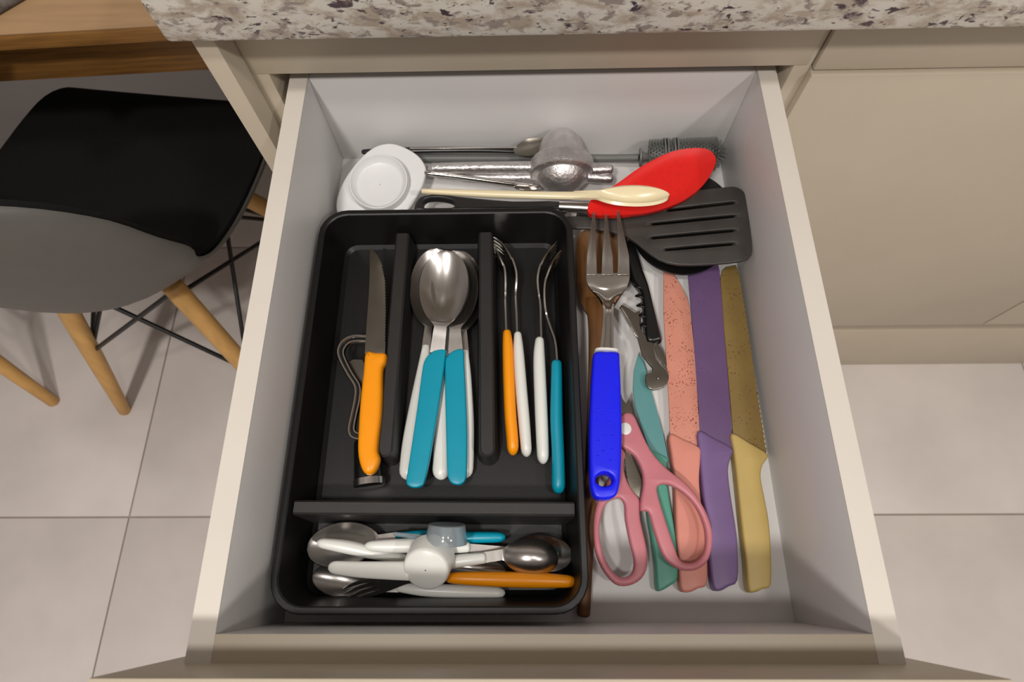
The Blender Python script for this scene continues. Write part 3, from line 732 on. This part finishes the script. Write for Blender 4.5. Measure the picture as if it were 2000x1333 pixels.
# knives
GK = 'coloured kitchen knives on the right'
def kknife(label, blade, handle, bm_, hm, hb=.011, hh=.015, zigs=None):
    c = np.mean(np.array(handle), 0)
    e = thing('kitchen_knife', label, 'knife', tuple(at(c[0], c[1], .0)), GK)
    plate('blade', [blade], hb, .0018, .0005, bm_, e, smooth=False, ang=25)
    plate('handle', [handle], hh, .0135, .0022, hm, e, sub=3)
    return e
kknife('small knife with teal-green blade and handle under the scissors',
       [(1247, 690), (1256, 703), (1264, 730), (1271, 760), (1283, 802), (1296, 850), (1306, 900), (1290, 910), (1270, 885), (1250, 824), (1242, 800), (1236, 760), (1238, 724)],
       [(1266, 876), (1276, 880), (1292, 888), (1305, 897), (1303, 915), (1306, 960), (1316, 1019), (1322, 1065), (1325, 1110), (1323, 1134), (1308, 1146), (1291, 1155), (1284, 1150), (1281, 1105), (1274, 1050), (1267, 1010), (1261, 950), (1262, 900)], 'greenb', 'green')
kknife('knife with speckled coral blade and coral handle',
       [(1296, 530), (1308, 528), (1318, 540), (1331, 559), (1343, 583), (1348, 604), (1355, 670), (1366, 800), (1367, 880), (1309, 856), (1307, 800), (1300, 680), (1296, 610)],
       [(1308, 848), (1335, 858), (1367, 874), (1369, 895), (1367, 925), (1367, 945), (1370, 978), (1377, 1030), (1382, 1080), (1382, 1140), (1365, 1150), (1346, 1158), (1331, 1152), (1327, 1113), (1321, 1019), (1318, 940), (1312, 888)], 'coralb', 'coral')
kknife('knife with plain purple blade and purple handle',
       [(1343, 505), (1400, 505), (1406, 529), (1414, 640), (1427, 800), (1431, 882), (1366, 852), (1360, 760), (1353, 640), (1344, 540)],
       [(1364, 842), (1395, 856), (1431, 876), (1430, 890), (1424, 910), (1424, 933), (1430, 981), (1439, 1038), (1442, 1075), (1442, 1134), (1425, 1146), (1408, 1155), (1395, 1150), (1389, 1113), (1380, 1019), (1372, 944), (1367, 888)], 'purpleb', 'purple')
kknife('bread knife with mustard serrated blade and mustard handle next to the drawer wall',
       [(1407, 541), (1411, 529), (1418, 522), (1438, 518)] + zig((1442, 530), (1460, 640), 11, -2.2) + zig((1460, 640), (1481, 784), 14, -2.2) + zig((1481, 784), (1496, 882), 10, -2.2) + [(1497, 888), (1432, 852), (1428, 800), (1414, 640)],
       [(1430, 846), (1465, 865), (1501, 888), (1491, 908), (1487, 932), (1494, 970), (1503, 1019), (1507, 1075), (1507, 1142), (1492, 1151), (1475, 1158), (1463, 1152), (1458, 1094), (1449, 1019), (1440, 933), (1434, 880)], 'yellowb', 'yellow')
# corkscrew
ck = thing('corkscrew', 'folding corkscrew with black body and steel lever between fork and coral knife', 'corkscrew', tuple(at(1265, 640, .0)))
plate('body', [[(1222, 470), (1240, 474), (1255, 522), (1267, 554), (1278, 599), (1292, 657), (1290, 665), (1265, 666), (1259, 628), (1254, 571), (1238, 548), (1228, 520)]], .020, .012, .003, 'ladle', ck, sub=2)
lv = plate('lever', [[(1211, 600), (1223, 599), (1240, 611), (1250, 608), (1250, 636), (1257, 652), (1275, 664), (1281, 702), (1303, 725), (1306, 742), (1296, 756), (1276, 762), (1263, 753), (1261, 733), (1272, 728), (1274, 718), (1254, 694), (1244, 656)]], .0175, .0030, .0006, 'darksteel', ck, sub=2)
plate('lever_flange', [[(1210, 600), (1216, 600), (1247, 655), (1243, 658)]], .0200, .0040, .0004, 'chrome', lv, smooth=False)
plate('foil_blade', [[(1277, 668), (1292, 680), (1300, 700), (1302, 718), (1290, 705), (1281, 690)]], .0135, .0014, .0003, 'darksteel', ck)
revolve('rivet', at(1285, 740, .0172), (0, 0, 1), [(0, .0014), (.0010, .0012), (.0014, .0006)], 'chrome', lv, n=14)
wa, wb = at(1247, 560, .016), at(1258, 645, .015); wx = (wb - wa); wl_ = np.linalg.norm(wx); wx = wx / wl_; w0 = np.cross(wx, (0, 0, 1.0)); w1 = np.cross(w0, wx)
hp = [wa + wx * wl_ * t + (w0 * math.cos(t * 4.5 * 2 * math.pi) + w1 * math.sin(t * 4.5 * 2 * math.pi)) * .0034 for t in np.linspace(0, 1, 46)]
tubew('screw', hp, [.0024] * 46, [.0024] * 46, 'ladle', ck, n=8, seg=110, up=tuple(wx))
# turner
tn = thing('slotted_turner', 'black slotted nylon turner resting against the right wall of the drawer', 'turner', tuple(at(1345, 445, .010)))
PT = Plane(.0360, .13, 0, .13, -.11)
slots = []
for (xa, ya_, xb, yb) in ((1307, 410, 1430, 396), (1277, 437, 1431, 422), (1277, 464, 1430, 450), (1303, 487, 1430, 476)):
    slots.append([(xa, ya_ - 3), (xb, yb - 3), (xb + 2.5, yb), (xb, yb + 3), (xa, ya_ + 3), (xa - 2.5, ya_)])
plate('blade', [[(1108, 422), (1160, 424), (1212, 425), (1240, 412), (1290, 390), (1340, 376), (1372, 370), (1410, 366), (1433, 364), (1447, 369), (1456, 380), (1461, 410), (1467, 455), (1470, 490), (1465, 501), (1455, 508), (1425, 513), (1375, 517), (1325, 517), (1287, 507), (1255, 485), (1225, 462), (1190, 452), (1150, 446), (1108, 444)]] + slots,
      PT, .0035, .0010, 'turner', tn, sub=2)
# scissors
sx = thing('kitchen_scissors', 'dusty pink kitchen scissors lying over the knife handles', 'scissors', tuple(at(1250, 960, .020)))
PS = Plane(.031)
plate('handle', [[(1212, 812), (1228, 805), (1240, 813), (1250, 835), (1272, 880), (1302, 914), (1340, 944), (1370, 981), (1389, 1023), (1393, 1056), (1385, 1094), (1363, 1113), (1336, 1115), (1314, 1105), (1295, 1083), (1276, 1030), (1267, 1000), (1252, 997), (1252, 975), (1257, 945), (1254, 918), (1242, 893), (1228, 880), (1210, 868), (1207, 840)],
                 [(1284, 957), (1294, 946), (1314, 949), (1344, 970), (1366, 1000), (1379, 1038), (1378, 1075), (1363, 1096), (1344, 1101), (1329, 1094), (1318, 1068), (1299, 1011)]], PS, .008, .0025, 'pink', sx, sub=3)
plate('handle', [[(1208, 872), (1222, 885), (1219, 905), (1222, 930), (1235, 957), (1249, 974), (1250, 998), (1252, 1019), (1263, 1068), (1265, 1105), (1254, 1131), (1228, 1145), (1201, 1141), (1175, 1109), (1162, 1068), (1160, 1019), (1167, 980), (1180, 950), (1195, 920), (1200, 885)],
                 [(1188, 981), (1209, 973), (1220, 985), (1222, 1015), (1230, 1056), (1239, 1094), (1235, 1120), (1216, 1129), (1197, 1116), (1179, 1083), (1171, 1038), (1177, 1000)]], Plane(.0295), .008, .0025, 'pink', sx, sub=3)
plate('nutcracker', [[(1222, 878)] + zig((1230, 884), (1256, 945), 9, -1.5) + [(1258, 950), (1252, 976), (1232, 958)] + zig((1226, 940), (1220, 890), 6, -1.5)], .0255, .002, .0003, 'darksteel', sx, smooth=False)
plate('blade', [[(1210, 835), (1238, 816), (1233, 795), (1229, 777), (1223, 789), (1216, 779), (1192, 700), (1180, 690), (1182, 720), (1195, 790)]], .027, .0025, .0004, 'darksteel', sx, smooth=False)
revolve('pivot', at(1221, 838, .0308), (0, 0, 1), [(0, .0052), (.0008, .0050), (.0011, .004)], 'whitep', sx, n=24)
# serving fork with blue handle
sf = thing('serving_fork', 'steel serving fork with a bright blue plastic handle', 'fork', tuple(at(1184, 700, .030)))
HF = .056
sfh = plate('handle', [[(1162, 688), (1185, 686), (1208, 688), (1211, 705), (1214, 780), (1215, 850), (1213, 920), (1209, 955), (1201, 970), (1183, 976), (1164, 972), (1156, 958), (1153, 930), (1152, 850), (1154, 780), (1158, 710)],
                 [(1181 + 17 * math.cos(a), 937 + 13 * math.sin(a)) for a in np.linspace(0, 2 * math.pi, 14, endpoint=False)]], Plane(HF, 0, 0), .016, .0026, 'blue', sf)
tube('collar', [(1184.5, 684, .050, 46, .013), (1184.5, 690, .050, 48, .013)], 'whitep', sfh, capa=.05, capb=.05, seg=4, expo=3)
for (dx, dy) in ((1168, 800), (1196, 800), (1176, 812), (1190, 826), (1167, 822), (1197, 852), (1168, 862), (1182, 852), (1178, 882), (1194, 878), (1168, 892), (1192, 900)):
    revolve('grip_dot', at(dx, dy, HF - .0003), (0, 0, 1), [(0, .0012), (.0006, .0009), (.0009, .0003)], 'blue', sfh, n=10)
nk = [(1187, 534, .060), (1187, 548, .0565), (1187, 566, .0535), (1187, 586, .0525), (1188, 610, .0525), (1187, 645, .051), (1185, 690, .050)]
kf = px2m(at(1187, 560, .055))
ribbonw('neck', [at(*p) for p in nk], [42 * kf, 41.5 * kf, 34 * kf, 15 * kf, 8.5 * kf, 9 * kf, 12 * kf], [0, .0005, .002, .002, -.0015, -.002, -.002], 'chrome', sf, th=.0022, nu=40, nv=11)
for tipx, tipy, xl, xr in ((1160, 413, 1145, 1166), (1183.5, 418, 1175, 1198), (1207, 410, 1206, 1230)):
    cx = (xl + xr) / 2
    plate('tine', [[(tipx - 1.6, tipy + 2), (tipx, tipy), (tipx + 1.6, tipy + 2), (tipx + (xr - tipx) * .55, tipy + 50), (xr - 1, 500), (xr, 537), (xl, 537), (xl + 1, 500), (tipx + (xl - tipx) * .55, tipy + 50)]],
          Plane(.0605, 0, -.03, .05, -.15), .0022, .0004, 'steel', sf, smooth=False)
